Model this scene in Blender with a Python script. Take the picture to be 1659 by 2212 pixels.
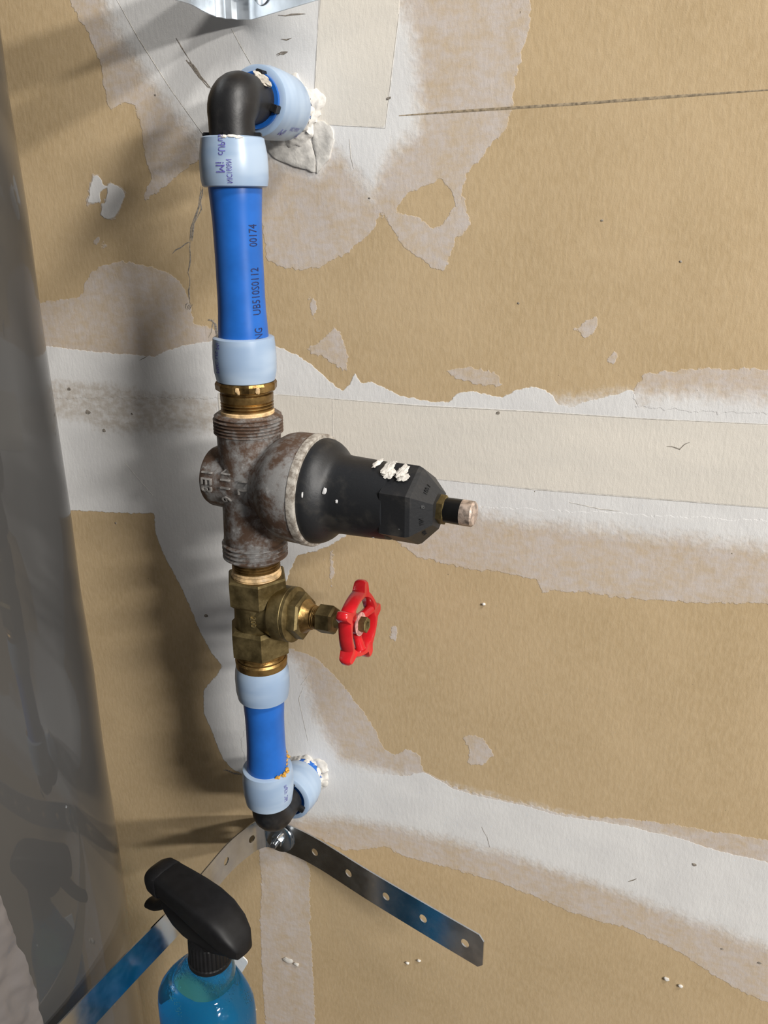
import bpy, bmesh, math, random
import numpy as np
from math import radians, sin, cos, pi, sqrt, atan2
from mathutils import Vector, Matrix, noise as mnoise

for o in list(bpy.data.objects):
    bpy.data.objects.remove(o, do_unlink=True)
scene = bpy.context.scene
COL = scene.collection
random.seed(7)

# ------------------------------------------------------------------ camera
FPX, PITCH, YAW = 1800.0, radians(19), radians(22)
CAMP = Vector((0, -0.512, 0.74))
cF = Vector((-sin(YAW) * cos(PITCH), cos(YAW) * cos(PITCH), -sin(PITCH)))
cR = Vector((cos(YAW), sin(YAW), 0))
cU = cR.cross(cF)
cam = bpy.data.cameras.new('camera')
cam.sensor_fit = 'HORIZONTAL'
cam.sensor_width = 36
cam.lens = FPX / 1659 * 36
cam.clip_start = 0.01
camo = bpy.data.objects.new('camera', cam)
COL.objects.link(camo)
m = Matrix((cR, cU, -cF)).transposed().to_4x4()
m.translation = CAMP
camo.matrix_world = m
scene.camera = camo

# ------------------------------------------------------------------ world, lights, exposure
w = bpy.data.worlds.new('room_light')
scene.world = w
w.use_nodes = True
w.node_tree.nodes['Background'].inputs[0].default_value = (0.86, 0.90, 1.0, 1)
w.node_tree.nodes['Background'].inputs[1].default_value = 0.07
vs = scene.view_settings
vs.view_transform = 'Standard'
vs.look = 'None'
vs.gamma = 1
vs.use_curve_mapping = False
vs.exposure = 0.0


def area(name, loc, target, size, energy, color):
    l = bpy.data.lights.new(name, 'AREA')
    l.shape = 'RECTANGLE'
    l.size, l.size_y = size
    l.energy = energy
    l.color = color
    o = bpy.data.objects.new(name, l)
    COL.objects.link(o)
    o.location = loc
    o.rotation_euler = (Vector(target) - Vector(loc)).to_track_quat('-Z', 'Y').to_euler()
    return o


area('room_lamp', (2.55, -1.60, 1.36), (-0.2, 0, 0.6), (0.60, 0.14), 64, (1.0, 0.965, 0.915))
area('room_lamp', (2.55, -1.60, 1.98), (-0.2, 0, 0.6), (0.60, 0.14), 56, (1.0, 0.965, 0.915))
area('ceiling_lamp', (0.96, -0.66, 2.24), (-0.1, 0, 0.6), (0.45, 0.25), 31, (1.0, 0.965, 0.915))


# ------------------------------------------------------------------ placement helpers
def ray(x, y):
    return cF + cR * ((x - 829.5) / FPX) - cU * ((y - 1106) / FPX)


def at(x, y, Y=0.0):
    r = ray(x, y)
    return CAMP + r * ((Y - CAMP.y) / r.y)


def atz(x, y, z):
    r = ray(x, y)
    return CAMP + r * ((z - CAMP.z) / r.z)


def pj(P):
    d = P - CAMP
    z = d.dot(cF)
    return 829.5 + FPX * d.dot(cR) / z, 1106 - FPX * d.dot(cU) / z, z


# ------------------------------------------------------------------ node helpers
class NT:
    def __init__(s, name):
        s.m = bpy.data.materials.new(name)
        s.m.use_nodes = True
        s.t = s.m.node_tree
        s.b = s.t.nodes['Principled BSDF']
        s.co = None

    def n(s, k, **kw):
        q = s.t.nodes.new(k)
        for a, v in kw.items():
            setattr(q, a, v)
        return q

    def l(s, a, b):
        s.t.links.new(a, b)

    def put(s, sock, v):
        if isinstance(v, bpy.types.NodeSocket):
            s.l(v, sock)
        else:
            sock.default_value = v if not (isinstance(v, tuple) and len(v) == 3 and sock.type == 'RGBA') else (*v, 1)

    def obj(s):
        if not s.co:
            s.co = s.n('ShaderNodeTexCoord').outputs['Object']
        return s.co

    def noise(s, scale, detail=3, rough=.55, stretch=None, out='Fac', dist=0):
        q = s.n('ShaderNodeTexNoise')
        v = s.obj()
        if stretch:
            mp = s.n('ShaderNodeMapping')
            mp.inputs['Scale'].default_value = stretch
            s.l(v, mp.inputs[0])
            v = mp.outputs[0]
        s.l(v, q.inputs['Vector'])
        q.inputs['Scale'].default_value = scale
        q.inputs['Detail'].default_value = detail
        q.inputs['Roughness'].default_value = rough
        q.inputs['Distortion'].default_value = dist
        return q.outputs[out]

    def math(s, op, a, b=0.0, c=None, clamp=False):
        q = s.n('ShaderNodeMath', operation=op)
        q.use_clamp = clamp
        s.put(q.inputs[0], a)
        s.put(q.inputs[1], b)
        if c is not None:
            s.put(q.inputs[2], c)
        return q.outputs[0]

    def rng(s, v, a, b, c=0.0, d=1.0, smooth=True):
        q = s.n('ShaderNodeMapRange')
        q.interpolation_type = 'SMOOTHSTEP' if smooth else 'LINEAR'
        s.put(q.inputs[0], v)
        for i, x in enumerate((a, b, c, d)):
            q.inputs[i + 1].default_value = x
        return q.outputs[0]

    def mix(s, f, a, b, blend='MIX'):
        q = s.n('ShaderNodeMix', data_type='RGBA', blend_type=blend)
        s.put(q.inputs[0], f)
        s.put(q.inputs[6], a)
        s.put(q.inputs[7], b)
        return q.outputs[2]

    def bump(s, h, strength=.3, dist=.001, prev=None):
        q = s.n('ShaderNodeBump')
        s.put(q.inputs['Height'], h)
        q.inputs['Strength'].default_value = strength
        q.inputs['Distance'].default_value = dist
        if prev is not None:
            s.l(prev, q.inputs['Normal'])
        return q.outputs[0]

    def set(s, **kw):
        names = dict(color='Base Color', rough='Roughness', metal='Metallic', normal='Normal', trans='Transmission Weight',
                     ior='IOR', sss='Subsurface Weight', coat='Coat Weight', coatr='Coat Roughness', alpha='Alpha',
                     spec='Specular IOR Level')
        for k, v in kw.items():
            s.put(s.b.inputs[names[k]], v)
        return s.m


def simple(name, color, rough=.5, metal=0.0, var=.25, scale=120, bump=.0, **kw):
    t = NT(name)
    nz = t.noise(scale, 4)
    f = t.rng(nz, .3, .7, 1 - var, 1 + var * .4)
    col = t.mix(1.0, color, f, 'MULTIPLY')
    t.set(color=col, rough=rough, metal=metal, **kw)
    if bump:
        t.set(normal=t.bump(nz, bump))
    return t.m


M = {}
M['blue'] = simple('blue_plastic', (.014, .12, .47), .33, var=.12, scale=60)
t = NT('milky_ring')
nz = t.noise(70, 2, stretch=(.3, .3, 1))
t.set(color=t.mix(t.rng(nz, .35, .65), (.27, .37, .52), (.38, .48, .61)), rough=.32, sss=.30, coat=.1)
t.b.inputs['Subsurface Radius'].default_value = (.004, .005, .006)
M['ring'] = t.m
t = NT('black_nylon')
nz = t.noise(90, 5)
t.set(color=t.mix(t.rng(nz, .5, .75), (.008, .008, .009), (.024, .023, .022)), rough=.45, normal=t.bump(t.noise(700, 2), .06))
M['nylon'] = t.m
t = NT('black_cast')
nz = t.noise(60, 6)
t.set(color=t.mix(t.rng(nz, .52, .78), (.010, .011, .013), (.045, .042, .038)), rough=.5, normal=t.bump(t.noise(500, 3), .10))
M['cast'] = t.m


def brassy(name, a, b, rough, s1=50):
    t = NT(name)
    nz = t.noise(s1, 6, .65)
    t.set(color=t.mix(t.rng(nz, .35, .68), a, b), metal=.92, rough=t.rng(nz, .3, .7, rough, rough + .2), normal=t.bump(t.noise(600, 3), .12))
    return t.m


M['brass'] = brassy('shiny_brass', (.13, .075, .025), (.42, .27, .10), .26)
M['brass_letter'] = brassy('worn_brass_letters', (.36, .28, .13), (.5, .4, .2), .35)
M['brass_dull'] = brassy('dull_brass', (.13, .098, .042), (.27, .21, .10), .45, 70)
t = NT('weathered_bronze')
nz = t.noise(34, 8, .68, dist=.4)
n2 = t.noise(130, 6, .7)
f = t.rng(t.math('ADD', nz, t.math('MULTIPLY', t.math('SUBTRACT', n2, .5), .8)), .38, .64)
col = t.mix(f, (.100, .060, .040), (.26, .255, .25))
col = t.mix(t.rng(n2, .60, .74), col, (.42, .41, .40))
t.set(color=col, metal=.25, rough=.55, normal=t.bump(n2, .35, .0012))
M['bronze'] = t.m
t = NT('oxidised_rim')
n2 = t.noise(220, 5, .7)
t.set(color=t.mix(t.rng(n2, .35, .65), (.20, .17, .14), (.50, .47, .42)), metal=.2, rough=.7, normal=t.bump(n2, .3))
M['rim'] = t.m
M['cast_letter'] = simple('worn_bronze_letters', (.30, .285, .27), .5, .3, var=.5, scale=200, bump=.3)
M['sealant'] = simple('thread_sealant', (.72, .50, .26), .5, var=.45, scale=220, bump=.4)
M['red'] = simple('red_enamel', (.55, .012, .018), .25, var=.15, scale=80, coat=.4)
M['redwhite'] = simple('worn_red_disc', (.60, .30, .28), .5, var=.5, scale=300)
M['plaster'] = simple('dry_plaster', (.68, .655, .61), .8, var=.25, scale=160, bump=.6)
M['plaster_dirty'] = simple('dirty_plaster', (.50, .46, .40), .85, var=.5, scale=200, bump=.7)
M['ink'] = simple('dark_blue_ink', (.012, .022, .10), .5, var=.3, scale=500)
M['violet'] = simple('violet_ink', (.13, .12, .42), .5, var=.5, scale=900)
M['galv'] = NT('galvanised_steel')
t = M['galv']
nz = t.noise(55, 5, .6)
t.set(color=t.mix(t.rng(nz, .3, .7), (.55, .57, .60), (.70, .72, .74)), metal=1.0, rough=t.rng(nz, .3, .7, .14, .26), normal=t.bump(t.noise(40, 2), .06, .002))
M['galv'] = t.m
M['galv_dull'] = simple('dull_galvanised_steel', (.66, .71, .76), .40, .85, var=.2, scale=60, bump=.1)
M['zinc'] = simple('bright_zinc', (.70, .74, .78), .16, 1.0, var=.2, scale=200)
M['blackpl'] = simple('black_plastic', (.007, .007, .008), .5, var=.3, scale=150, bump=.05, spec=.3)
M['rust'] = simple('chipped_screw_paint', (.62, .50, .42), .45, .6, var=.6, scale=260, bump=.3)
M['blackmetal'] = simple('black_screw', (.012, .012, .012), .35, .5)
M['white'] = simple('white_card_stock', (.72, .72, .72), .45, var=.08)
M['orange'] = simple('orange_adhesive', (.62, .33, .05), .7, var=.5, scale=500, bump=.5)
t = NT('grey_gloss_enamel')
nz = t.noise(8, 3)
t.set(color=t.mix(nz, (.040, .040, .041), (.058, .058, .057)), rough=.5, coat=.7, coatr=.03)
M['tank'] = t.m
t = NT('crinkled_film')
nz = t.noise(30, 4)
t.set(color=t.mix(nz, (.10, .092, .09), (.17, .155, .15)), rough=.38, normal=t.bump(t.noise(40, 3), .35, .003))
M['film'] = t.m
t = NT('clear_blue_bottle')
vor = t.n('ShaderNodeTexVoronoi')
vor.inputs['Scale'].default_value = 620
t.l(t.obj(), vor.inputs['Vector'])
t.set(color=(.10, .56, .80), rough=.05, trans=.93, ior=1.3, normal=t.bump(t.math('MULTIPLY', t.rng(vor.outputs['Distance'], 0, .45, 1, 0), t.rng(t.noise(45, 2), .42, .6)), .55, .0007))
M['bottle'] = t.m
t = NT('blue_cleaner')
t.set(color=(.005, .33, .60), rough=.10, trans=.55, ior=1.15)
M['liquid'] = t.m
M['pencil'] = simple('pencil_grey', (.36, .285, .19), .9, var=.5, scale=400)
M['scuff'] = simple('dark_scuff', (.30, .265, .225), .95, var=.5, scale=600)
M['crease'] = simple('tape_crease', (.66, .63, .58), .9, var=.3, scale=300)
M['paper_floor'] = simple('dusty_concrete', (.16, .145, .13), .85, var=.4, scale=30, bump=.3)


# ------------------------------------------------------------------ object helpers
def tag(o, label=None, cat=None, kind=None, group=None):
    if label: o['label'] = label
    if cat: o['category'] = cat
    if kind: o['kind'] = kind
    if group: o['group'] = group
    return o


def thing(name, label, cat, mat=None, loc=(0, 0, 0), group=None):
    o = bpy.data.objects.new(name, None)
    o.empty_display_size = .01
    COL.objects.link(o)
    if mat is None:
        mat = Matrix.Translation(loc)
    o.matrix_world = mat
    return tag(o, label, cat, None, group)


def obj(name, bm, material, parent=None, sharp=35, label=None):
    me = bpy.data.meshes.new(name)
    bmesh.ops.recalc_face_normals(bm, faces=bm.faces)
    bm.to_mesh(me)
    bm.free()
    me.materials.append(M[material] if isinstance(material, str) else material)
    if sharp:
        me.shade_smooth()
        me.set_sharp_from_angle(angle=radians(sharp))
    o = bpy.data.objects.new(name, me)
    COL.objects.link(o)
    if parent:
        o.parent = parent
    if label: o['label'] = label
    return o


def lathe(prof, seg=48, axis='Z', rot=0.0, bm=None, caps=True, off=(0, 0)):
    """profile [(t, r)] about local Z (or X)"""
    bm = bm or bmesh.new()
    rings = []
    for t_, r in prof:
        ring = []
        for k in range(seg):
            a = rot + 2 * pi * k / seg
            x, y = r * cos(a) + off[0], r * sin(a) + off[1]
            ring.append(bm.verts.new((x, y, t_) if axis == 'Z' else (t_, x, y)))
        rings.append(ring)
    for A, B in zip(rings, rings[1:]):
        for k in range(seg):
            bm.faces.new((A[k], A[(k + 1) % seg], B[(k + 1) % seg], B[k]))
    if caps:
        bm.faces.new(rings[0][::-1])
        bm.faces.new(rings[-1])
    return bm


def box(bm, c, h, R=None):
    vs_ = []
    for sx in (-1, 1):
        for sy in (-1, 1):
            for sz in (-1, 1):
                v = Vector((sx * h[0], sy * h[1], sz * h[2]))
                if R: v = R @ v
                vs_.append(bm.verts.new(Vector(c) + v))
    for f in ((0, 1, 3, 2), (4, 6, 7, 5), (0, 4, 5, 1), (2, 3, 7, 6), (0, 2, 6, 4), (1, 5, 7, 3)):
        bm.faces.new([vs_[i] for i in f])
    return bm


def sweep(pts, radii, seg=32, caps=True):
    bm = bmesh.new()
    pts = [Vector(p) for p in pts]
    up = None
    rings = []
    for i, p in enumerate(pts):
        d = (pts[min(i + 1, len(pts) - 1)] - pts[max(i - 1, 0)]).normalized()
        if up is None:
            up = d.orthogonal().normalized()
        up = (up - d * up.dot(d)).normalized()
        s = d.cross(up)
        rings.append([bm.verts.new(p + (up * cos(2 * pi * k / seg) + s * sin(2 * pi * k / seg)) * radii[i]) for k in range(seg)])
    for A, B in zip(rings, rings[1:]):
        for k in range(seg):
            bm.faces.new((A[k], A[(k + 1) % seg], B[(k + 1) % seg], B[k]))
    if caps:
        bm.faces.new(rings[0][::-1])
        bm.faces.new(rings[-1])
    return bm


def threads(t0, t1, r, n, depth=.0009):
    out = []
    p = (t1 - t0) / n
    for i in range(n):
        a = t0 + i * p
        out += [(a, r - depth), (a + p * .35, r), (a + p * .6, r)]
    out.append((t1, r - depth))
    return out


def blob(name, parent, loc, nrm, size, thick, seed, material='plaster', sub=3, jag=.45):
    bm = bmesh.new()
    bmesh.ops.create_icosphere(bm, subdivisions=sub, radius=1)
    q = Vector(nrm).to_track_quat('Z', 'Y')
    sx, sy = size if isinstance(size, tuple) else (size, size)
    for v in bm.verts:
        d = v.co.copy()
        k = 1 + jag * (mnoise.noise(d * 1.7 + Vector((seed * 7.1, 0, seed))) + .7 * mnoise.noise(d * 4 + Vector((0, seed * 3.3, 0))))
        p = Vector((d.x * sx * k, d.y * sy * k, d.z * thick * (1 + .5 * mnoise.noise(d * 5 + Vector((seed, 1, 2))))))
        v.co = Vector(loc) + q @ p
    return obj(name, bm, material, parent, sharp=60)


def text_mesh(body, size, sx=1.0, extrude=0.0):
    cu = bpy.data.curves.new('lettering', 'FONT')
    cu.body = body
    cu.size = size
    cu.extrude = extrude
    cu.resolution_u = 2
    cu.align_x = 'CENTER'
    cu.align_y = 'CENTER'
    o = bpy.data.objects.new('lettering_tmp', cu)
    COL.objects.link(o)
    dg = bpy.context.evaluated_depsgraph_get()
    me = bpy.data.meshes.new_from_object(o.evaluated_get(dg))
    bpy.data.objects.remove(o, do_unlink=True)
    bm = bmesh.new()
    bm.from_mesh(me)
    bpy.data.meshes.remove(me)
    bmesh.ops.triangulate(bm, faces=bm.faces)
    bmesh.ops.subdivide_edges(bm, edges=bm.edges, cuts=1)
    for v in bm.verts:
        v.co.x *= sx
    return bm


def text_on_tube(body, size, s0, ang, rfun, parent, material, sx=1.0, mirror=False, lift=.00025, down=False, name='lettering'):
    bm = text_mesh(body, size, sx)
    for v in bm.verts:
        x, y = v.co.x, v.co.y
        if mirror: y = -y
        if down: x, y = -x, -y
        s = s0 + x
        r = rfun(s) + lift
        a = ang - y / r
        v.co = Vector((r * cos(a), r * sin(a), s))
    return obj(name, bm, material, parent, sharp=0)


# ------------------------------------------------------------------ the wall
WX0, WX1, WZ0, WZ1, STEP = -1.0, 0.55, -0.25, 1.15, 0.003
nx = int((WX1 - WX0) / STEP) + 1
nz_ = int((WZ1 - WZ0) / STEP) + 1
gx = np.linspace(WX0, WX1, nx)
gz = np.linspace(WZ0, WZ1, nz_)
GX, GZ = np.meshgrid(gx, gz)


def poly_sd(pts):
    """signed distance in mm (positive inside) of a closed outline traced on the wall"""
    P = np.array([[at(x, y, 0).x, at(x, y, 0).z] for x, y in pts])
    d2 = np.full(GX.shape, 1e9)
    ins = np.zeros(GX.shape, bool)
    n = len(P)
    for i in range(n):
        ax, az = P[i]
        bx, bz = P[(i + 1) % n]
        ex, ez = bx - ax, bz - az
        L = ex * ex + ez * ez + 1e-12
        tt = np.clip(((GX - ax) * ex + (GZ - az) * ez) / L, 0, 1)
        d2 = np.minimum(d2, (GX - ax - tt * ex) ** 2 + (GZ - az - tt * ez) ** 2)
        c = ((az > GZ) != (bz > GZ))
        with np.errstate(divide='ignore', invalid='ignore'):
            xi = ax + (GZ - az) / (ez if abs(ez) > 1e-12 else 1e-12) * ex
        ins ^= c & (GX < xi)
    d = np.sqrt(d2) * 1000
    return np.clip(np.where(ins, d, -d), -60, 60)


def union(polys):
    a = np.full(GX.shape, -60.0)
    for p in polys:
        a = np.maximum(a, poly_sd(p))
    return a


thin = union([
    # around the top elbow
    [(145, -90), (150, 0), (185, 60), (215, 130), (225, 195), (240, 240), (262, 222), (290, 228), (302, 262), (312, 330), (328, 385), (306, 440),
     (370, 392), (440, 335), (560, 420), (575, 560), (610, 578), (650, 585), (690, 577), (730, 558), (770, 530), (805, 498), (824, 455), (842, 485),
     (865, 525), (885, 540), (905, 553), (930, 578), (952, 588), (966, 574), (976, 540), (985, 512), (1006, 500), (1016, 478), (1008, 450),
     (998, 415), (1008, 375), (1050, 325), (1090, 280), (1104, 235), (1114, 180), (1124, 130), (1142, 60), (1152, -90)],
    # left of the pipe, mid height
    [(40, 662), (120, 650), (180, 640), (184, 605), (212, 578), (255, 565), (310, 572), (350, 585), (388, 606), (408, 645), (420, 700), (470, 716),
     (520, 720), (520, 860), (60, 860)],
    [(655, 756), (690, 742), (714, 715), (733, 708), (742, 745), (752, 770), (747, 802), (726, 790), (700, 772)],
    [(662, 640), (680, 645), (685, 668), (681, 696), (674, 680)],
    [(962, 800), (1010, 794), (1078, 808), (1086, 836), (1032, 828), (985, 818)],
    [(1238, 708), (1262, 696), (1288, 688), (1286, 710), (1266, 730), (1250, 718)],
    [(1312, 778), (1330, 760), (1336, 776), (1320, 788)],
    [(1370, 840), (1392, 806), (1500, 799), (1760, 797), (1760, 900), (1370, 880)],
    [(780, 1120), (850, 1165), (900, 1203), (960, 1218), (1040, 1233), (1110, 1240), (1162, 1254), (1175, 1285), (1192, 1273), (1250, 1276),
     (1330, 1290), (1500, 1302), (1760, 1308), (1760, 1130), (950, 1090)],
    # bottom skim
    [(600, 1395), (650, 1408), (690, 1424), (712, 1450), (735, 1473), (762, 1510), (790, 1543), (812, 1582), (830, 1620), (856, 1630), (880, 1618),
     (906, 1630), (914, 1664), (980, 1700), (1040, 1718), (1130, 1735), (1200, 1755), (1280, 1765), (1380, 1770), (1480, 1785), (1560, 1800),
     (1760, 1828), (1760, 2210), (1659, 2165), (1600, 2140), (1530, 2100), (1480, 2062), (1430, 2040), (1360, 2005), (1290, 1990), (1220, 1965),
     (1150, 1935), (1080, 1906), (1010, 1886), (950, 1870), (880, 1852), (830, 1828), (780, 1836), (740, 1836), (690, 1810), (560, 1800), (520, 1600)],
    [(998, 1590), (1022, 1586), (1048, 1602), (1066, 1632), (1040, 1652), (1008, 1650), (1014, 1624)],
    # vertical strip at the bottom
    [(560, 1815), (640, 1815), (669, 1880), (668, 1960), (674, 2050), (677, 2130), (681, 2212), (690, 2330), (580, 2330), (568, 2130), (562, 2000), (564, 1900)],
    # square patch on the left
    [(200, 378), (216, 380), (224, 400), (244, 394), (274, 416), (262, 440), (250, 470), (228, 476), (212, 462), (222, 446), (205, 440), (186, 442), (190, 410)],
    [(203, 515), (212, 512), (214, 528), (205, 530)], [(222, 525), (231, 523), (230, 540), (223, 536)],
    # drips
    [(712, 1188), (720, 1188), (722, 1240), (717, 1266), (713, 1240)], [(846, 1352), (856, 1350), (858, 1372), (853, 1386), (844, 1378)],
    [(695, 1206), (706, 1204), (704, 1212)], [(146, 1425), (160, 1428), (156, 1448), (145, 1446)],
])
holes = np.maximum(poly_sd([(855, 455), (880, 417), (950, 386), (974, 410), (986, 440), (966, 476), (940, 490), (905, 472), (872, 462)]),
                   poly_sd([(215, 418), (222, 408), (232, 414), (228, 436), (218, 434)]))
holes = np.maximum(holes, poly_sd([(262, 222), (290, 228), (302, 262), (312, 330), (328, 385), (300, 330), (270, 270)]))
thin = np.minimum(thin, -holes)
full = union([
    # main horizontal band
    [(520, 720), (592, 745), (640, 765), (668, 785), (700, 812), (724, 836), (742, 846), (756, 828), (768, 808), (780, 830), (800, 824), (828, 834), (862, 856),
     (930, 868), (972, 868), (986, 850), (1020, 846), (1080, 860), (1095, 856), (1115, 842), (1148, 835), (1184, 846), (1208, 874), (1234, 881),
     (1250, 871), (1300, 858), (1342, 849), (1366, 840), (1380, 880), (1380, 1060), (900, 1110), (760, 1150), (700, 1185), (640, 1200), (600, 1300), (600, 1395), (596, 1410),
     (600, 1500), (620, 1640), (560, 1690), (500, 1660), (482, 1640), (470, 1615), (458, 1580), (440, 1540), (440, 1490), (466, 1462), (481, 1440), (457, 1410),
     (430, 1360), (402, 1290), (376, 1240), (352, 1195), (336, 1150), (332, 1110), (230, 1106), (120, 1100), (40, 1095), (40, 740), (200, 760), (330, 770), (400, 745), (480, 735)],
])
full = np.maximum(full, poly_sd([(640, 1660), (740, 1665), (820, 1672), (880, 1676), (916, 1668), (980, 1704), (1040, 1722), (1130, 1739), (1200, 1760), (1280, 1772), (1380, 1790), (1480, 1815), (1560, 1840),
     (1760, 1885), (1760, 1990), (1400, 1900), (1100, 1800), (800, 1740), (680, 1720), (600, 1640)]))
full = np.maximum(full, np.minimum(poly_sd([(202, 380), (216, 382), (226, 402), (244, 396), (272, 418), (261, 440), (249, 468), (229, 474), (214, 462), (224, 446), (207, 438), (190, 440), (193, 411)]), -holes))
soft = union([
    [(190, -120), (240, 60), (300, 150), (400, 270), (440, 330), (560, 350), (690, 380), (720, 330), (770, 380), (800, 430), (850, 330), (905, 290), (912, 240),
     (902, 180), (904, 110), (884, 50), (868, 0), (868, -120)],
    [(1340, 850), (1500, 850), (1760, 860), (1760, 1195), (1659, 1185), (1400, 1158), (1250, 1143), (1100, 1128), (980, 1104), (900, 1090), (900, 900)],
    [(596, 1400), (650, 1430), (690, 1560), (740, 1640), (900, 1680), (1000, 1712), (1130, 1740), (1280, 1775), (1420, 1800), (1560, 1850), (1760, 1890), (1760, 2090),
     (1600, 2030), (1450, 1975), (1280, 1910), (1130, 1860), (980, 1820), (830, 1785), (720, 1770), (600, 1770), (540, 1650)],
])
stain = union([[(90, 815), (250, 832), (330, 848), (400, 850), (470, 870), (470, 935), (400, 930), (300, 935), (220, 932), (170, 905), (110, 905)]])
cream = union([
    [(470, 848), (600, 852), (720, 862), (900, 875), (1150, 888), (1400, 905), (1760, 922), (1760, 1108), (1659, 1097), (1400, 1076), (1150, 1056), (950, 1036),
     (720, 1002), (480, 975)],
    [(703, -120), (690, 20), (680, 160), (676, 268), (832, 276), (846, 160), (862, 30), (870, -120)],
])

verts = np.zeros((nx * nz_, 3))
verts[:, 0] = GX.ravel()
verts[:, 2] = GZ.ravel()
ii = np.arange((nx - 1) * (nz_ - 1))
r_, c_ = ii // (nx - 1), ii % (nx - 1)
a_ = r_ * nx + c_
quads = np.stack([a_, a_ + 1, a_ + nx + 1, a_ + nx], 1)
me = bpy.data.meshes.new('wall_back')
TH = .016
ex = [(WX0, TH, WZ0), (WX1, TH, WZ0), (WX1, TH, WZ1), (WX0, TH, WZ1)]
nb = nx * nz_
cn = [0, nx - 1, nx * nz_ - 1, nx * (nz_ - 1)]
extra = [(nb + 3, nb + 2, nb + 1, nb)] + [(cn[i], nb + i, nb + (i + 1) % 4, cn[(i + 1) % 4]) for i in range(4)]
me.from_pydata(np.vstack([verts, np.array(ex)]).tolist(), [], quads.tolist() + extra)
for nm, arr in (('thin', thin), ('full', full), ('soft', soft), ('stain', stain), ('cream', cream)):
    at_ = me.attributes.new(nm, 'FLOAT', 'POINT')
    at_.data.foreach_set('value', np.concatenate([arr.ravel(), np.full(4, -60.)]).astype(np.float32))
me.shade_smooth()
me.set_sharp_from_angle(angle=radians(40))
wall = bpy.data.objects.new('wall_back', me)
COL.objects.link(wall)
tag(wall, 'unpainted tan drywall with patchy white joint compound and tape', 'wall', 'structure')

t = NT('drywall')


def attr(n):
    q = t.n('ShaderNodeAttribute')
    q.attribute_name = n
    return q.outputs['Fac']


jA = t.math('SUBTRACT', t.noise(240, 5, .6), .5)
jB = t.math('SUBTRACT', t.noise(60, 3, .6), .5)
jag = t.math('ADD', t.math('MULTIPLY', jA, 5.0), t.math('MULTIPLY', jB, 5.0))
fib = t.noise(420, 3, .6, stretch=(1.0, 1, .35))
fine = t.noise(1500, 2)
blot = t.noise(14, 4)
tan = t.mix(t.rng(blot, .3, .7), (.49, .362, .205), (.55, .412, .243))
tan = t.mix(t.rng(fib, .3, .72), tan, t.mix(.5, tan, (.62, .48, .30)))
mott = t.noise(210, 5, .65, stretch=(.6, 1, 1))
mt = t.noise(45, 4, .6)
tk = t.math('ADD', t.rng(mott, .33, .68, .50, .95), t.rng(mt, .3, .7, -.20, .18), clamp=True)
mThin = t.rng(t.math('ADD', attr('thin'), jag), -.35, .35)
mFull = t.rng(t.math('ADD', attr('full'), t.math('MULTIPLY', jag, .55)), -.4, .4)
mSoft = t.rng(t.math('ADD', attr('soft'), t.math('MULTIPLY', jag, 2.2)), -7, 9)
mCr = t.rng(t.math('ADD', attr('cream'), t.math('MULTIPLY', jag, .10)), -.5, .5)
mSt = t.rng(t.math('ADD', attr('stain'), t.math('MULTIPLY', jag, 2.5)), -4, 6)
thinc = t.mix(tk, tan, (.60, .535, .49))
mudv = t.noise(22, 5, .6)
mud = t.mix(t.rng(mudv, .3, .7), (.72, .715, .71), (.79, .785, .775))
crm = t.mix(t.rng(t.noise(16, 5, .6, stretch=(.5, 1, 1.6)), .3, .7), (.70, .66, .59), (.78, .73, .645))
col = t.mix(mThin, tan, thinc)
col = t.mix(t.math('MAXIMUM', mFull, mSoft), col, mud)
col = t.mix(t.math('MULTIPLY', mSt, t.rng(mott, .3, .65, .15, .65)), col, (.44, .37, .29))
col = t.mix(t.math('MULTIPLY', mCr, .92), col, crm)
sp = t.noise(330, 2, .5)
col = t.mix(t.rng(sp, .76, .80), col, (.20, .165, .12))
mFS = t.math('MAXIMUM', mFull, mSoft)
h = t.math('ADD', t.math('MULTIPLY', fib, .45), t.math('MULTIPLY', fine, .15))
h = t.math('ADD', h, t.math('MULTIPLY', mFS, .55))
h = t.math('ADD', h, t.math('MULTIPLY', mThin, .3))
h = t.math('ADD', h, t.math('MULTIPLY', mCr, .5))
h = t.math('ADD', h, t.math('MULTIPLY', t.noise(30, 4), 1.0))
t.set(color=col, rough=.82, spec=.25, normal=t.bump(h, .55, .0007))
me.materials.append(t.m)


def ribbon(name, px, width, material, dz=.00012, jitter=0.0):
    """thin mark lying on the wall along a traced line"""
    pts = [at(x, y, 0) for x, y in px]
    if jitter:
        q = []
        for a, b in zip(pts, pts[1:]):
            n = max(2, int((b - a).length / .004))
            q += [a.lerp(b, i / n) + Vector((random.uniform(-1, 1), 0, random.uniform(-1, 1))) * jitter for i in range(n)]
        pts = q + [pts[-1]]
    bm = bmesh.new()
    prev = None
    for i, p in enumerate(pts):
        d = pts[min(i + 1, len(pts) - 1)] - pts[max(i - 1, 0)]
        nrm = Vector((-d.z, 0, d.x)).normalized()
        ww = width * (.5 if not jitter else random.uniform(.25, .8)) * (0.35 if i in (0, len(pts) - 1) else 1)
        a = bm.verts.new(p + nrm * ww + Vector((0, -dz * .3, 0)))
        c = bm.verts.new(p + Vector((0, -dz * 1.5, 0)))
        b = bm.verts.new(p - nrm * ww + Vector((0, -dz * .3, 0)))
        if prev:
            bm.faces.new((prev[0], prev[1], c, a))
            bm.faces.new((prev[1], prev[2], b, c))
        prev = (a, c, b)
    return obj(name, bm, material, wall, sharp=80)


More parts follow.
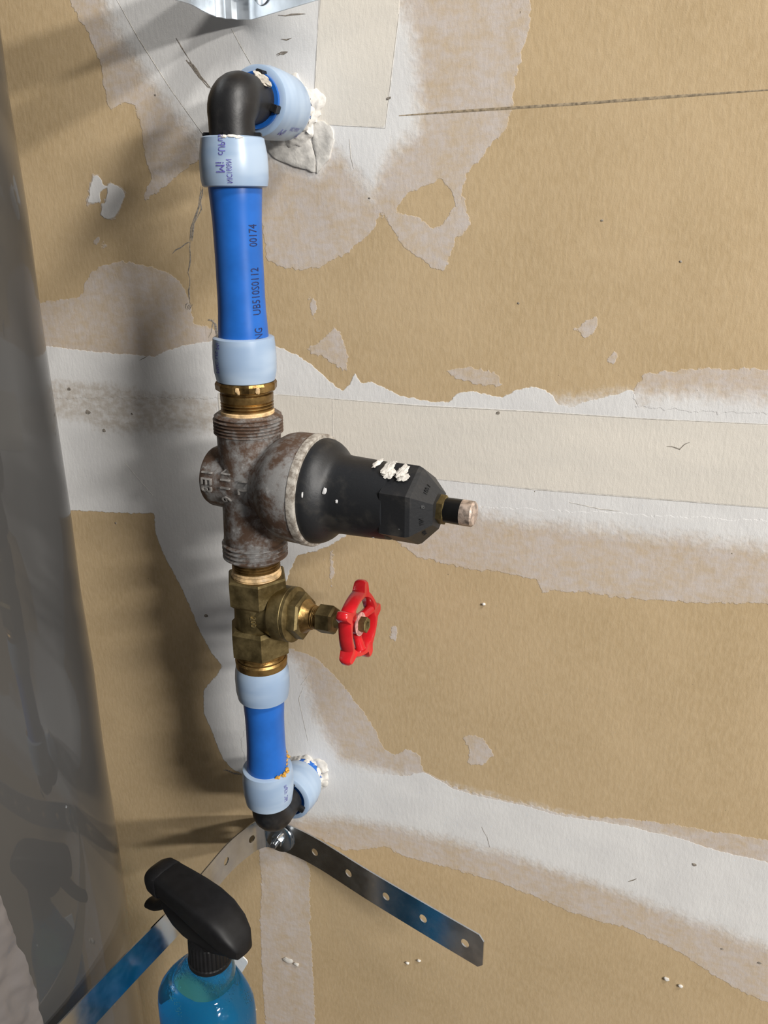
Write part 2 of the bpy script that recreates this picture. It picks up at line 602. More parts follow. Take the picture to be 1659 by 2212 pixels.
ribbon('pencil_line', [(862, 250), (1000, 240), (1250, 224), (1450, 209), (1690, 192)], .0015, 'pencil')
for px in ([(236, -30), (300, 85), (370, 195), (440, 292)], [(690, -10), (684, 120), (676, 275)], [(676, 268), (760, 272), (832, 277)],
           [(862, 30), (846, 160), (832, 277)], [(500, 62), (520, 100), (542, 138)], [(755, 300), (758, 340), (764, 364)],
           [(718, 862), (719, 930), (716, 1000)], [(600, 852), (900, 876), (1150, 889), (1400, 905), (1690, 918)],
           [(880, 1028), (1150, 1057), (1400, 1077), (1690, 1100)], [(655, 1485), (645, 1510), (665, 1600)], [(650, 1480), (668, 1455)],
           [(270, 1000), (330, 1070)], [(1230, 1085), (1300, 1100), (1340, 1104)]):
    ribbon('tape_crease', px, .0007, 'crease')
for px, wd in (([(405, 130), (432, 165), (452, 190)], .0035), ([(380, 85), (410, 130)], .0012), ([(437, 405), (430, 450), (418, 480), (412, 520)], .0026),
               ([(412, 520), (408, 590), (410, 655)], .0012), ([(410, 655), (404, 668)], .004), ([(450, 690), (465, 700), (470, 728)], .0016),
               ([(452, 728), (462, 690)], .001), ([(598, 35), (630, 28), (660, 30)], .0014), ([(605, 85), (630, 82)], .0014), ([(600, 118), (622, 112)], .0018),
               ([(370, 548), (412, 522)], .0010), ([(485, 1663), (505, 1669), (522, 1674)], .0016), ([(1355, 1905), (1375, 1898)], .0009),
               ([(1043, 1785), (1058, 1830)], .0004),
               ([(1440, 965), (1470, 968), (1490, 955)], .0006), ([(300, 780), (318, 770)], .001)):
    for k_ in range(1 if wd < .0015 else 4):
        off = random.uniform(-1, 1) * wd * 1500 if k_ else 0
        ribbon('scuff_mark', [(x + off, y + off * .4) for x, y in px], min(wd, .0011) * random.uniform(.6, 1), 'scuff', jitter=.0009)
for (x, y, r) in ((838, 213, 4), (842, 211, 3), (1300, 476, 3), (1500, 1868, 6), (798, 428, 3), (1076, 892, 5), (150, 840, 7), (190, 890, 9), (225, 930, 7), (285, 894, 4),
                  (445, 1330, 8), (250, 1130, 4), (1470, 565, 3), (1120, 655, 3), (335, 205, 3), (1640, 2080, 5), (1560, 2050, 4)):
    blob('dirt_speck', wall, at(x, y, -.0001), (0, -1, 0), (r * .00030, r * .00022), .00025, x * .01, 'scuff', 1)
# plaster crumbs stuck on the wall
for (x, y, r) in ((622, 2075, 14), (640, 2083, 8), (905, 2075, 5), (880, 2080, 5), (550, 2180, 5), (1440, 2115, 6), (1470, 2130, 5), (930, 1985, 5), (1045, 1305, 4)):
    blob('plaster_crumb', wall, at(x, y, -.0004), (0, -1, 0), (r * .00034, r * .00025), .0012, y * .013, 'plaster', 2)

# ------------------------------------------------------------------ floor
bm = box(bmesh.new(), (-.2, -.75, -.27), (1.4, .766, .02))
tag(obj('floor', bm, 'paper_floor', sharp=0), 'grey concrete floor below the frame', 'floor', 'structure')

bm = box(bmesh.new(), (-.858, -.50, .45), (.008, .50, .70))  # unseen side wall, added to block ambient light from the left
tag(obj('added_wall_left', bm, simple('bare_drywall', (.42, .32, .19), .85, var=.15, scale=20), sharp=0), 'unseen drywall side wall behind the tank, added to darken the left', 'wall', 'structure')

# ------------------------------------------------------------------ pipe run axis
T = at(497, 203, -.074)
B = at(584, 1770, -.062)
uz = (T - B).normalized()
ux = (Vector((1, 0, 0)) - uz * uz.x).normalized()
uy = uz.cross(ux)
RUN = Matrix((ux, uy, uz)).transposed().to_4x4()
_ss = np.linspace(-.05, (T - B).length + .05, 4001)
_py = np.array([pj(B + uz * float(s))[1] for s in _ss])


def S(py):
    return float(np.interp(-py, -_py, _ss))


def Rr(py, hw):
    return hw * pj(B + uz * S(py))[2] / FPX


def run_mat(s):
    q = RUN.copy()
    q.translation = B + uz * s
    return q


def prof(base, *pp):
    return [(S(y) - base, Rr(y, h_)) for y, h_ in pp]


def rf(pr):
    pr = sorted(pr)
    xs = [a for a, b in pr]
    ys = [b for a, b in pr]
    return lambda s: float(np.interp(s, xs, ys))


def smooth_prof(pr, n=24):
    pr = sorted(pr)
    xs = np.array([a for a, b in pr]); ys = np.array([b for a, b in pr])
    q = np.linspace(xs[0], xs[-1], n)
    out = []
    for x in q:
        wgt = np.exp(-((xs - x) / ((xs[-1] - xs[0]) * .22)) ** 2) + 1e-9
        out.append((float(x), float(.6 * np.interp(x, xs, ys) + .4 * (wgt * ys).sum() / wgt.sum())))
    return out


def ring_prof(pr, lip=.0012, inner=.0138):
    pr = sorted(pr)
    a, b = pr[0], pr[-1]
    return [(a[0], inner), (a[0], a[1] - lip), (a[0] + lip * .6, a[1])] + pr[1:-1] + [(b[0] - lip * .6, b[1]), (b[0], b[1] - lip), (b[0], inner)]


# upper blue pipe with its two rings
b0 = S(822)
P1 = thing('blue_pipe', 'long bright blue pipe with printed code between top elbow and regulator', 'pipe', run_mat(b0))
pt = prof(b0, (822, 52.5), (728, 54), (700, 53), (672, 51.5), (640, 51), (550, 51.5), (480, 53), (440, 55.5), (407, 58), (330, 52))
obj('tube', lathe(sorted(pt), 64), 'blue', P1)
rp = prof(b0, (822, 62.5), (800, 67), (770, 68.5), (745, 67.5), (726, 66))
r1 = obj('ring', lathe(ring_prof(rp), 64), 'ring', P1, label='milky white plastic ring at the lower end of the pipe')
text_on_tube('MIC US', .0052, S(775) - b0, radians(-118), rf(rp), r1, 'violet', .8, True)
text_on_tube('Mi', .0052, S(740) - b0, radians(-114), rf(rp), r1, 'violet', .8, True)
rp = prof(b0, (405, 70), (385, 73), (360, 73.8), (335, 73), (296, 68))
r2 = obj('ring', lathe(ring_prof(rp), 64), 'ring', P1, label='milky white plastic ring at the upper end of the pipe')
text_on_tube('Mi', .0075, S(364) - b0, radians(-82), rf(rp), r2, 'violet', .8, True)
text_on_tube('NIC1606N', .0044, S(372) - b0, radians(-67), rf(rp), r2, 'violet', .62, True)
text_on_tube('cUPus', .0058, S(317) - b0, radians(-78), rf(rp), r2, 'violet', .72, True)
tf = rf(pt)
text_on_tube('NG', .0082, S(715) - b0, radians(-20), tf, P1, 'ink', .58)
text_on_tube('UB510S0112', .0082, S(626) - b0, radians(-20), tf, P1, 'ink', .63)
text_on_tube('00174', .0082, S(507) - b0, radians(-20), tf, P1, 'ink', .60)
for ang, s_ in ((-60, 298), (-48, 300), (-75, 299)):
    a = radians(ang); rr = Rr(297, 67)
    blob('plaster_fleck', P1, (rr * cos(a), rr * sin(a), S(s_) - b0), (cos(a), sin(a), .8), (.0022, .0010), .0006, ang, 'plaster', 2)

# lower blue pipe
b0 = S(1727)
P2 = thing('blue_pipe', 'shorter blue pipe below the red wheel, between brass adapter and bottom elbow', 'pipe', run_mat(b0))
pt = prof(b0, (1727, 42), (1665, 45), (1640, 43), (1610, 41.5), (1575, 41.2), (1545, 42), (1515, 44), (1440, 42))
obj('tube', lathe(sorted(pt), 64), 'blue', P2)
rp = prof(b0, (1727, 49.5), (1705, 53.5), (1686, 55), (1670, 54.5), (1655, 53))
r1 = obj('ring', lathe(ring_prof(rp), 64), 'ring', P2, label='milky white plastic ring at the lower end of the pipe')
text_on_tube('MIC  cUPus', .0050, S(1690) - b0, radians(-18), rf(rp), r1, 'violet', .62, True)
rp = prof(b0, (1503, 54), (1485, 57.5), (1461, 58.5), (1445, 57.5), (1431, 55))
obj('ring', lathe(ring_prof(rp), 64), 'ring', P2, label='milky white plastic ring at the upper end of the pipe')

# orange adhesive crumbs on the lower ring
for i in range(30):
    q_ = random.random()
    a = radians(-35 + 75 * q_)
    rr = Rr(1655, 48) + random.uniform(-.001, .0012)
    zz = S(1655) - b0 + max(0, (q_ - .45)) * .02 + random.uniform(-.0003, .0006)
    if q_ > .6: rr -= .0012
    blob('adhesive_crumb', P2, (rr * cos(a), rr * sin(a), zz), (cos(a), sin(a), .6), (random.uniform(.0008, .0018), random.uniform(.0006, .0014)), .0007, i * 1.7, 'orange', 2, .7)



# elbows
def elbow(P0, updown, label, name='elbow_fitting'):
    """corner at P0, one leg along the run, one leg into the wall"""
    q = RUN.copy()
    q.translation = P0
    th = thing(name, label, 'elbow', q)
    r, br = .0128, .0135
    s_ = -1 if updown == 'top' else 1
    inv = RUN.to_3x3().transposed()
    yw = inv @ Vector((0, 1, 0))
    zv = Vector((0, 0, s_))
    pts = [zv * .034, zv * .028, zv * .022]
    for i in range(9):
        a = pi / 2 * i / 8
        cc = zv * br + yw * br
        pts.append(cc - yw * br * cos(a) - zv * br * sin(a))
    pts += [yw * .019, yw * .026, yw * .034]
    rad = [r] * 3 + [r * (1 + .10 * sin(pi * i / 8)) for i in range(9)] + [r] * 3
    obj('body', sweep(pts, rad, 40), 'nylon', th, sharp=50)
    # stop tabs round both legs
    for k in range(4):
        a = radians(20 + 90 * k)
        c = Vector((cos(a), sin(a), 0))
        Rm = Matrix.Rotation(a, 3, 'Z')
        bm = box(bmesh.new(), c * (r + .0012) + zv * .0215, (.0024, .0022, .0022), Rm)
        bmesh.ops.bevel(bm, geom=bm.edges[:], offset=.0005, segments=2, affect='EDGES')
        obj('stop_tab', bm, 'nylon', th)
        Rm = Matrix.Rotation(a, 3, 'Y')
        cx = Matrix.Rotation(a, 3, 'Y') @ Vector((1, 0, 0))
        bm = box(bmesh.new(), cx * (r + .0012) + yw * .0265, (.0024, .0035, .0022), Rm)
        bmesh.ops.bevel(bm, geom=bm.edges[:], offset=.0005, segments=2, affect='EDGES')
        obj('stop_tab', bm, 'nylon', th)
    return th


E1 = elbow(T, 'top', 'black plastic elbow at the top of the pipe run')
blob('plaster_smear', E1, (.0085, .022, .0095), (.6, -.2, .75), (.0042, .0060), .0012, 3.3, 'plaster_dirty', 3)
E2 = elbow(B, 'bottom', 'black plastic elbow at the bottom of the pipe run above the strap bolt')
blob('plaster_smear', E2, (.0100, -.0030, -.0098), (.7, -.35, -.6), (.0020, .0060), .0008, 5.1, 'plaster', 2)


# stubs into the wall
def stub(P0, rings, label, text_ang, seed):
    q = Matrix.Translation(P0)
    q = q @ Matrix.Rotation(radians(-90), 4, 'X')          # local Z -> world +Y
    th = thing('blue_pipe_stub', label, 'pipe', q)
    L = -P0.y
    obj('tube', lathe([(.0265, .0130), (.0265, .0152), (.034, .0150), (L - .0005, .0145)], 48), 'blue', th)
    pr = [(rings[0], .0190), (rings[0] + .008, .0199), (rings[0] + .016, .0198), (rings[1] - .004, .0188), (rings[1], .0176)]
    rg = obj('ring', lathe(ring_prof(pr, inner=.0152), 64), 'ring', th)
    f = rf(pr)
    text_on_tube('Mi', .0075, (rings[0] + rings[1]) / 2 - .009, text_ang, f, rg, 'violet', .75, True)
    text_on_tube('NIC1606N', .0042, (rings[0] + rings[1]) / 2 + .002, text_ang - .18, f, rg, 'violet', .6, True)
    text_on_tube('Mi', .0065, (rings[0] + rings[1]) / 2 + .013, text_ang + .05, f, rg, 'violet', .7, True)
    # broken plaster crust on the pipe by the wall: shows where it rises above the tube
    bm = bmesh.new()
    rws = []
    NR, NA = 16, 120
    for i in range(NR + 1):
        zz = L - .017 + .0168 * i / NR
        row = []
        for k in range(NA):
            a = 2 * pi * k / NA
            d = Vector((cos(a) * 3.2, sin(a) * 3.2, zz * 260 + seed))
            n1 = mnoise.noise(d) + .6 * mnoise.noise(d * 2.3) + .3 * mnoise.noise(d * 6)
            rr = .0146 + .0016 * (n1 - .15 + .55 * (i / NR) ** 2)
            row.append(bm.verts.new((rr * cos(a), rr * sin(a), zz)))
        rws.append(row)
    for A, Bq in zip(rws, rws[1:]):
        for k in range(NA):
            bm.faces.new((A[k], A[(k + 1) % NA], Bq[(k + 1) % NA], Bq[k]))
    obj('plaster_crust', bm, 'plaster', th, sharp=60)
    return th


stub(T, (.0285, .0640), 'short blue pipe stub with milky ring entering the wall behind top elbow', radians(55), 11)
stub(B, (.0265, .0525), 'short blue pipe stub with milky ring entering the wall behind bottom elbow', radians(38), 23)


# plaster collars on the wall
def collar(P0, r0, r1, seed, hgt):
    bm = bmesh.new()
    n, mrad = 72, 7
    grid = []
    for j in range(mrad + 1):
        f = j / mrad
        row = []
        for k in range(n):
            a = 2 * pi * k / n
            d = Vector((cos(a) * 2, sin(a) * 2, seed))
            rr = r0 + (r1 * (1 + .38 * mnoise.noise(d * .8) + .15 * mnoise.noise(d * 3)) - r0) * f
            hh = hgt * (1 - f) ** .7 * (1 + .8 * mnoise.noise(Vector((cos(a) * rr * 300, sin(a) * rr * 300, seed)))) + (0.0004 if j < mrad else -.0002)
            row.append(bm.verts.new((P0.x + rr * cos(a), -max(hh, -.0002), P0.z + rr * sin(a))))
        grid.append(row)
    for A, Bq in zip(grid, grid[1:]):
        for k in range(n):
            bm.faces.new((A[k], A[(k + 1) % n], Bq[(k + 1) % n], Bq[k]))
    return obj('plaster_collar', bm, 'plaster', wall, sharp=45)


collar(Vector((T.x, 0, T.z)), .0150, .0190, 3.1, .0035)
collar(Vector((B.x, 0, B.z)), .0150, .0190, 8.4, .0025)


def slab(px, thick, seed, inset=.0012):
    """broken plate of plaster lying on the wall"""
    pts = []
    for (a, b) in zip(px, px[1:] + px[:1]):
        A, Bq = at(*a, 0), at(*b, 0)
        n = max(2, int((Bq - A).length / .0018))
        for i in range(n):
            p = A.lerp(Bq, i / n)
            k = mnoise.noise(p * 260 + Vector((seed, 0, 0))) * .0010
            pts.append(p + Vector((k, 0, mnoise.noise(p * 260 + Vector((0, 0, seed))) * .0010)))
    c = sum(pts, Vector()) / len(pts)
    bm = bmesh.new()
    prev = None
    for f, h_ in ((1.0, -.0002), (1.0, thick * .75), (.93, thick), (.6, thick * .9), (.25, thick * .85)):
        row = []
        for p in pts:
            q_ = c + (p - c) * f
            row.append(bm.verts.new((q_.x, -(h_ + (thick * .35 * mnoise.noise(q_ * 180 + Vector((seed, 3, 1))) if h_ > 0 else 0)), q_.z)))
        if prev:
            for k in range(len(row)):
                bm.faces.new((prev[k], prev[(k + 1) % len(row)], row[(k + 1) % len(row)], row[k]))
        prev = row
    bm.faces.new(prev)
    return obj('plaster_plate', bm, 'plaster', wall, sharp=50)


slab([(577, 312), (620, 306), (664, 300), (676, 312), (682, 340), (684, 372), (660, 368), (632, 358), (602, 346), (585, 334)], .0013, 1.3)
slab([(676, 262), (700, 262), (718, 276), (722, 305), (712, 340), (686, 376), (681, 340), (676, 305)], .0010, 4.7)

# ------------------------------------------------------------------ upper brass adapter
HEXA = radians(-57)
b0 = S(890)
AD = thing('brass_adapter', 'brass hex adapter with threaded neck above the bronze regulator', 'pipe fitting', run_mat(b0))
h0 = prof(b0, (841, 62), (838, 66), (826, 67), (821, 64))
obj('hex_flange', lathe(sorted(h0), 12, rot=.1), 'brass', AD, sharp=20)
for ang in (-75, -38):
    a = radians(ang); rr = Rr(832, 66)
    blob('paint_fleck', AD, (rr * cos(a), rr * sin(a), S(832) - b0), (cos(a), sin(a), 0), (.0014, .0022), .0005, ang, 'sealant', 2)
nk = prof(b0, (866, 54), (862, 57), (848, 57.5), (845, 54), (840, 54))
obj('neck', lathe(sorted(nk), 48), 'brass', AD)
obj('thread', lathe(threads(S(884) - b0, S(864) - b0, Rr(870, 57), 3, .0015), 48), 'brass', AD)
obj('thread_sealant', lathe([(S(893) - b0, Rr(890, 58)), (S(888) - b0, Rr(888, 57.5)), (S(885) - b0, Rr(884, 57.8)), (S(882.5) - b0, Rr(880, 55)), (S(880.5) - b0, Rr(880, 56.5)), (S(879) - b0, Rr(880, 54))], 48), 'sealant', AD)

# ------------------------------------------------------------------ pressure regulator
sC = S(1037)
PHI = radians(-2)
q = run_mat(sC) @ Matrix.Rotation(PHI, 4, 'Z')
REG = thing('pressure_regulator', 'weathered bronze pressure regulator with black bell-shaped bonnet', 'valve', q)
up = prof(sC, (1206, 52), (1204, 58)) + threads(S(1199) - sC, S(1164) - sC, Rr(1180, 70), 4, .0017) + \
    prof(sC, (1160, 66), (1150, 65), (1110, 64.5), (1037, 66), (965, 68), (940, 68.5)) + \
    threads(S(933) - sC, S(899) - sC, Rr(915, 75), 5, .0017) + prof(sC, (895, 72.5), (890.5, 66), (890, 58))
bm = lathe(up, 64)
lathe([(-.0285, .012), (-.0282, .0165), (-.0268, .0190), (-.0245, .0200), (-.02, .0202), (0, .0205), (.010, .0212)], 64, 'X', bm=bm)
obj('body', bm, 'bronze', REG, sharp=30)
obj('bell_flange', lathe([(.004, .0195), (.012, .0215), (.018, .0262), (.023, .0306), (.028, .0334), (.033, .0346), (.0475, .0348), (.0485, .034)], 72, 'X'), 'bronze', REG, sharp=40)
obj('flange_rim', lathe([(.0455, .0343), (.0455, .0352), (.0498, .0352), (.0506, .0346), (.0506, .0326)], 72, 'X'), 'rim', REG, sharp=40)
bp = [(.049, .0325), (.0515, .0329), (.0540, .0326), (.0565, .0316), (.0590, .0300), (.0610, .0282), (.0625, .0266), (.0640, .0254), (.0660, .0246), (.069, .0242), (.078, .0239), (.090, .0234), (.1005, .0228), (.1010, .0205)]
BON = obj('bonnet', lathe(bp, 72, 'X'), 'cast', REG, sharp=40, label='black bell-shaped bonnet')
hx = [(.0965, .0215), (.0995, .0247), (.1155, .0247), (.1180, .0236), (.1285, .0125), (.1290, .0080)]
obj('bonnet_hex', lathe(hx, 6, 'X', rot=radians(30)), 'cast', REG, sharp=15)
obj('lock_nut', lathe([(.1285, .0078), (.1288, .0088), (.1325, .0088), (.133, .0078)], 6, 'X', rot=.35), 'brass_dull', REG, sharp=20)
obj('adjusting_screw', lathe([(.132, .0074), (.1425, .0076)], 32, 'X'), 'blackmetal', REG)
obj('screw_tip', lathe([(.1425, .0076), (.1490, .0076), (.1500, .0066), (.1500, .002)], 32, 'X'), 'rust', REG)
# plaster and paint splashes on the bonnet
for (tt, ang, rr, sz, sd) in ((.1005, 66, .0226, (.0034, .0042), 1), (.1090, 62, .0222, (.0034, .0030), 2), (.098, 78, .0234, (.0030, .0070), 3), (.108, 74, .0232, (.0024, .0060), 4),
                              (.090, 84, .0236, (.0018, .0062), 5)):
    a = radians(90 - ang + 28)
    n_ = Vector((0, -sin(radians(90 - ang)), cos(radians(90 - ang))))
    blob('plaster_splash', REG, Vector((tt, 0, 0)) + n_ * (rr + .0004), n_, sz, .0007, sd * 1.9, 'plaster', 4, .5)
for (tt, ang, rr, sz, sd) in ((.0660, 22, .0262, (.0013, .0022), 6), (.0735, 10, .0243, (.0008, .0012), 7), (.055, 14, .0325, (.0006, .0018), 8), (.112, -20, .0225, (.0004, .0004), 9), (.092, -55, .0235, (.001, .0005), 10)):
    n_ = Vector((0, -cos(radians(ang)), sin(radians(ang))))
    blob('paint_spot', REG, Vector((tt, 0, 0)) + n_ * rr, n_, sz, .0003, sd, 'white', 2)
# raised cast letters on the body, facing the room


def cast_text(body, size, tx, ang, tz, parent, rfun, material, rot90=True, about='Z', lift=.0007, sx=1.0):
    bm = text_mesh(body, size, sx, extrude=.0009)
    for v in bm.verts:
        x, y, zt = v.co
        if rot90:
            x, y = y, -x
        if about == 'Z':
            r = rfun(tz + y) + lift + zt
            a = ang + x / r
            v.co = Vector((r * cos(a), r * sin(a), tz + y))
        else:                                # about X: x along axis, y round it
            r = rfun(tx + x) + lift + zt
            a = ang + y / r
            v.co = Vector((tx + x, -r * cos(a), r * sin(a)))
    return obj('cast_lettering', bm, material, parent, sharp=30)


bz = lambda s: .0197
cast_text('1E3', .0110, -.0205, radians(8), 0, REG, lambda s: .0201, 'cast_letter', about='X', sx=1.0)
cast_text('N11 6', .0095, -.0060, radians(8), 0, REG, lambda s: .0208, 'cast_letter', about='X', sx=1.1)
cast_text('1 L', .0085, .0070, radians(8), 0, REG, lambda s: .0213, 'cast_letter', about='X', sx=1.0)
# small cast marks on the bonnet end cone
for k, wd in enumerate(('1 001', '3/8', 'N/1', '001')):
    bm = text_mesh(wd, .0040, .9, .0003)
    a0 = radians(60 - 36 * k)
    for v in bm.verts:
        x, y, zt = v.co
        a = a0 - x / .018
        f = .5 + y / .013
        r = .0130 + .0085 * f
        tpos = .1282 - (r - .0125) / (.0236 - .0125) * .0105 + .0002
        rr = r * .94
        v.co = Vector((tpos + zt, -rr * cos(a), rr * sin(a)))
    obj('cast_mark', bm, 'cast', REG, sharp=30)

# ------------------------------------------------------------------ brass nipple
b0 = S(1250)
NI = thing('brass_nipple', 'short threaded brass nipple between regulator and gate valve', 'pipe fitting', run_mat(b0))
obj('thread', lathe(threads(S(1226) - b0, S(1203) - b0, Rr(1214, 52), 4, .0011), 48), 'brass', NI)
obj('thread_sealant', lathe([(S(1249) - b0, Rr(1240, 49)), (S(1244) - b0, Rr(1240, 54.5)), (S(1239) - b0, Rr(1240, 52.5)), (S(1236) - b0, Rr(1240, 54)), (S(1231) - b0, Rr(1240, 51.5)), (S(1229) - b0, Rr(1240, 52.5)), (S(1225) - b0, Rr(1240, 50))], 48), 'sealant', NI)

# ------------------------------------------------------------------ gate valve
sG = S(1316)
q = run_mat(sG) @ Matrix.Rotation(radians(-1), 4, 'Z')
GV = thing('gate_valve', 'dull brass gate valve with a red handwheel', 'valve', q)
bm = lathe([(S(1400) - sG, Rr(1380, 47)), (S(1345) - sG, Rr(1345, 53)), (S(1316) - sG, Rr(1316, 52)), (S(1280) - sG, Rr(1280, 53)), (S(1246) - sG, Rr(1246, 50))], 48)
lathe([(-.004, .0150), (.008, .0158), (.018, .0164)], 48, 'X', bm=bm)
obj('body', bm, 'brass_dull', GV)
hr = 1 / cos(radians(30))
obj('hex_end', lathe(prof(sG, (1296, 53 * hr), (1290, 59 * hr), (1244, 60 * hr), (1240, 57 * hr), (1240, 50)), 6, rot=HEXA), 'brass_dull', GV, sharp=15)
obj('hex_end', lathe(prof(sG, (1403, 52 * hr), (1399, 58 * hr), (1352, 59 * hr), (1345, 53 * hr)), 6, rot=HEXA), 'brass_dull', GV, sharp=15)
obj('bonnet_collar', lathe([(.0155, .0160), (.0160, .0180), (.0175, .0187), (.0258, .0187), (.0262, .0183), (.0266, .0187), (.0285, .0186), (.0295, .0165)], 56, 'X'), 'brass_dull', GV)
BN = obj('bonnet', lathe([(.029, .0148), (.0295, .0160), (.0355, .0160), (.0368, .0142), (.0372, .0110)], 6, 'X', rot=radians(12)), 'brass_dull', GV, sharp=15)
obj('bonnet_neck', lathe([(.0365, .0120), (.0395, .0095), (.042, .0084)] + threads(.0425, .0475, .0078, 4, .0006), 40, 'X'), 'brass', GV)
obj('packing_nut', lathe([(.0465, .0085), (.0475, .0098), (.0570, .0098), (.0585, .0086), (.0588, .0055)], 6, 'X', rot=radians(20)), 'brass_dull', GV, sharp=15)
obj('stem', lathe([(.058, .0048), (.063, .0048), (.0635, .0038), (.0765, .0038)], 24, 'X'), 'brass_dull', GV)
bm = text_mesh('200', .0052, 1.0, .0005)
for v in bm.verts:
    x, y, zt = v.co
    r = .0167 + zt
    a = radians(-72) + y / r
    v.co = Vector((r * cos(a), r * sin(a), -x - .001))
obj('cast_lettering', bm, 'brass_letter', GV, sharp=30)
bm = text_mesh("1", .0060, 1.0, .0005)
for v in bm.verts:
    x, y, zt = v.co
    r = .0166 + zt
    a = radians(-36) + y / r
    v.co = Vector((r * cos(a), r * sin(a), -x - .004))
obj('cast_lettering', bm, 'brass_letter', GV, sharp=30)
# handwheel
WT = .0750
bm = bmesh.new()
NS = 180
rings = []
for k in range(NS):
    th_ = 2 * pi * k / NS
    lob = 0
    lt = 1
    for j in range(5):
        c = radians(180 + 72 * j)
        d = abs((th_ - c + pi) % (2 * pi) - pi)
        lob = max(lob, 1 / (1 + (d / .135) ** 6))
        lob = max(lob, .22 * math.exp(-(d / .34) ** 2))
    ro = .0212 + .0078 * lob
    ri = .0172
    hh = .0046 - .0009 * lob
    sec = [(ri, -hh * .55), (ri + .0008, -hh * .95), (ro - .0014, -hh), (ro - .0002, -hh * .6), (ro, 0), (ro - .0002, hh * .6), (ro - .0014, hh), (ri + .0008, hh * .95), (ri, hh * .55)]
    rings.append([bm.verts.new((WT + b, -a * cos(th_), a * sin(th_))) for a, b in sec])
for k in range(NS):
    A, Bq = rings[k], rings[(k + 1) % NS]
    for i in range(len(A)):
        bm.faces.new((A[i], A[(i + 1) % len(A)], Bq[(i + 1) % len(A)], Bq[i]))
WH = obj('handwheel', bm, 'red', GV, sharp=50, label='red five-lobed handwheel')
for ang in (172, 52, -68 - 20):
    a = radians(ang)
    p0 = Vector((WT - .003, -.003 * cos(a), .003 * sin(a)))
    p1 = Vector((WT + .0005, -.0180 * cos(a), .0180 * sin(a)))
    obj('spoke', sweep([p0, p0.lerp(p1, .5), p1], [.0036, .0030, .0036], 14), 'red', WH, sharp=60)
obj('hub', lathe([(WT - .0065, .0050), (WT - .006, .0066), (WT + .0005, .0068), (WT + .0010, .0062)], 28, 'X'), 'red', WH)
obj('washer_disc', lathe([(WT + .0008, .0076), (WT + .0016, .0078), (WT + .0017, .0040)], 28, 'X'), 'redwhite', WH)
obj('wheel_nut', lathe([(WT + .0014, .0052), (WT + .0060, .0052), (WT + .0064, .0046), (WT + .0064, .0028), (WT + .0030, .0026)], 6, 'X', rot=.3), 'brass_dull', WH, sharp=20)

for o_ in GV.children:
    if o_.name.split('.')[0] in ('bonnet_collar', 'bonnet', 'bonnet_neck', 'packing_nut', 'stem', 'handwheel'):
        o_.matrix_local = Matrix.Rotation(radians(-3.6), 4, 'Y')

# ------------------------------------------------------------------ lower brass adapter
b0 = S(1438)
AD2 = thing('brass_adapter', 'brass threaded adapter below the gate valve above a milky ring', 'pipe fitting', run_mat(b0))
obj('thread', lathe(threads(S(1418) - b0, S(1393) - b0, Rr(1405, 52), 3, .0013), 48), 'brass', AD2)
obj('hex_flange', lathe(prof(b0, (1440, 52), (1437, 54.5), (1420, 56), (1416, 53), (1416, 50)), 48), 'brass', AD2, sharp=20)


# ------------------------------------------------------------------ perforated straps
def catmull(pts, n=14):
    P = [pts[0] * 2 - pts[1]] + list(pts) + [pts[-1] * 2 - pts[-2]]
    out = []
    for i in range(1, len(P) - 2):
        for k in range(n):
            t_ = k / n
            a, b, c, d = P[i - 1:i + 3]
            out.append(.5 * ((2 * b) + (c - a) * t_ + (2 * a - 5 * b + 4 * c - d) * t_ ** 2 + (3 * b - a - 3 * c + d) * t_ ** 3))
    out.append(P[-2])
    return out


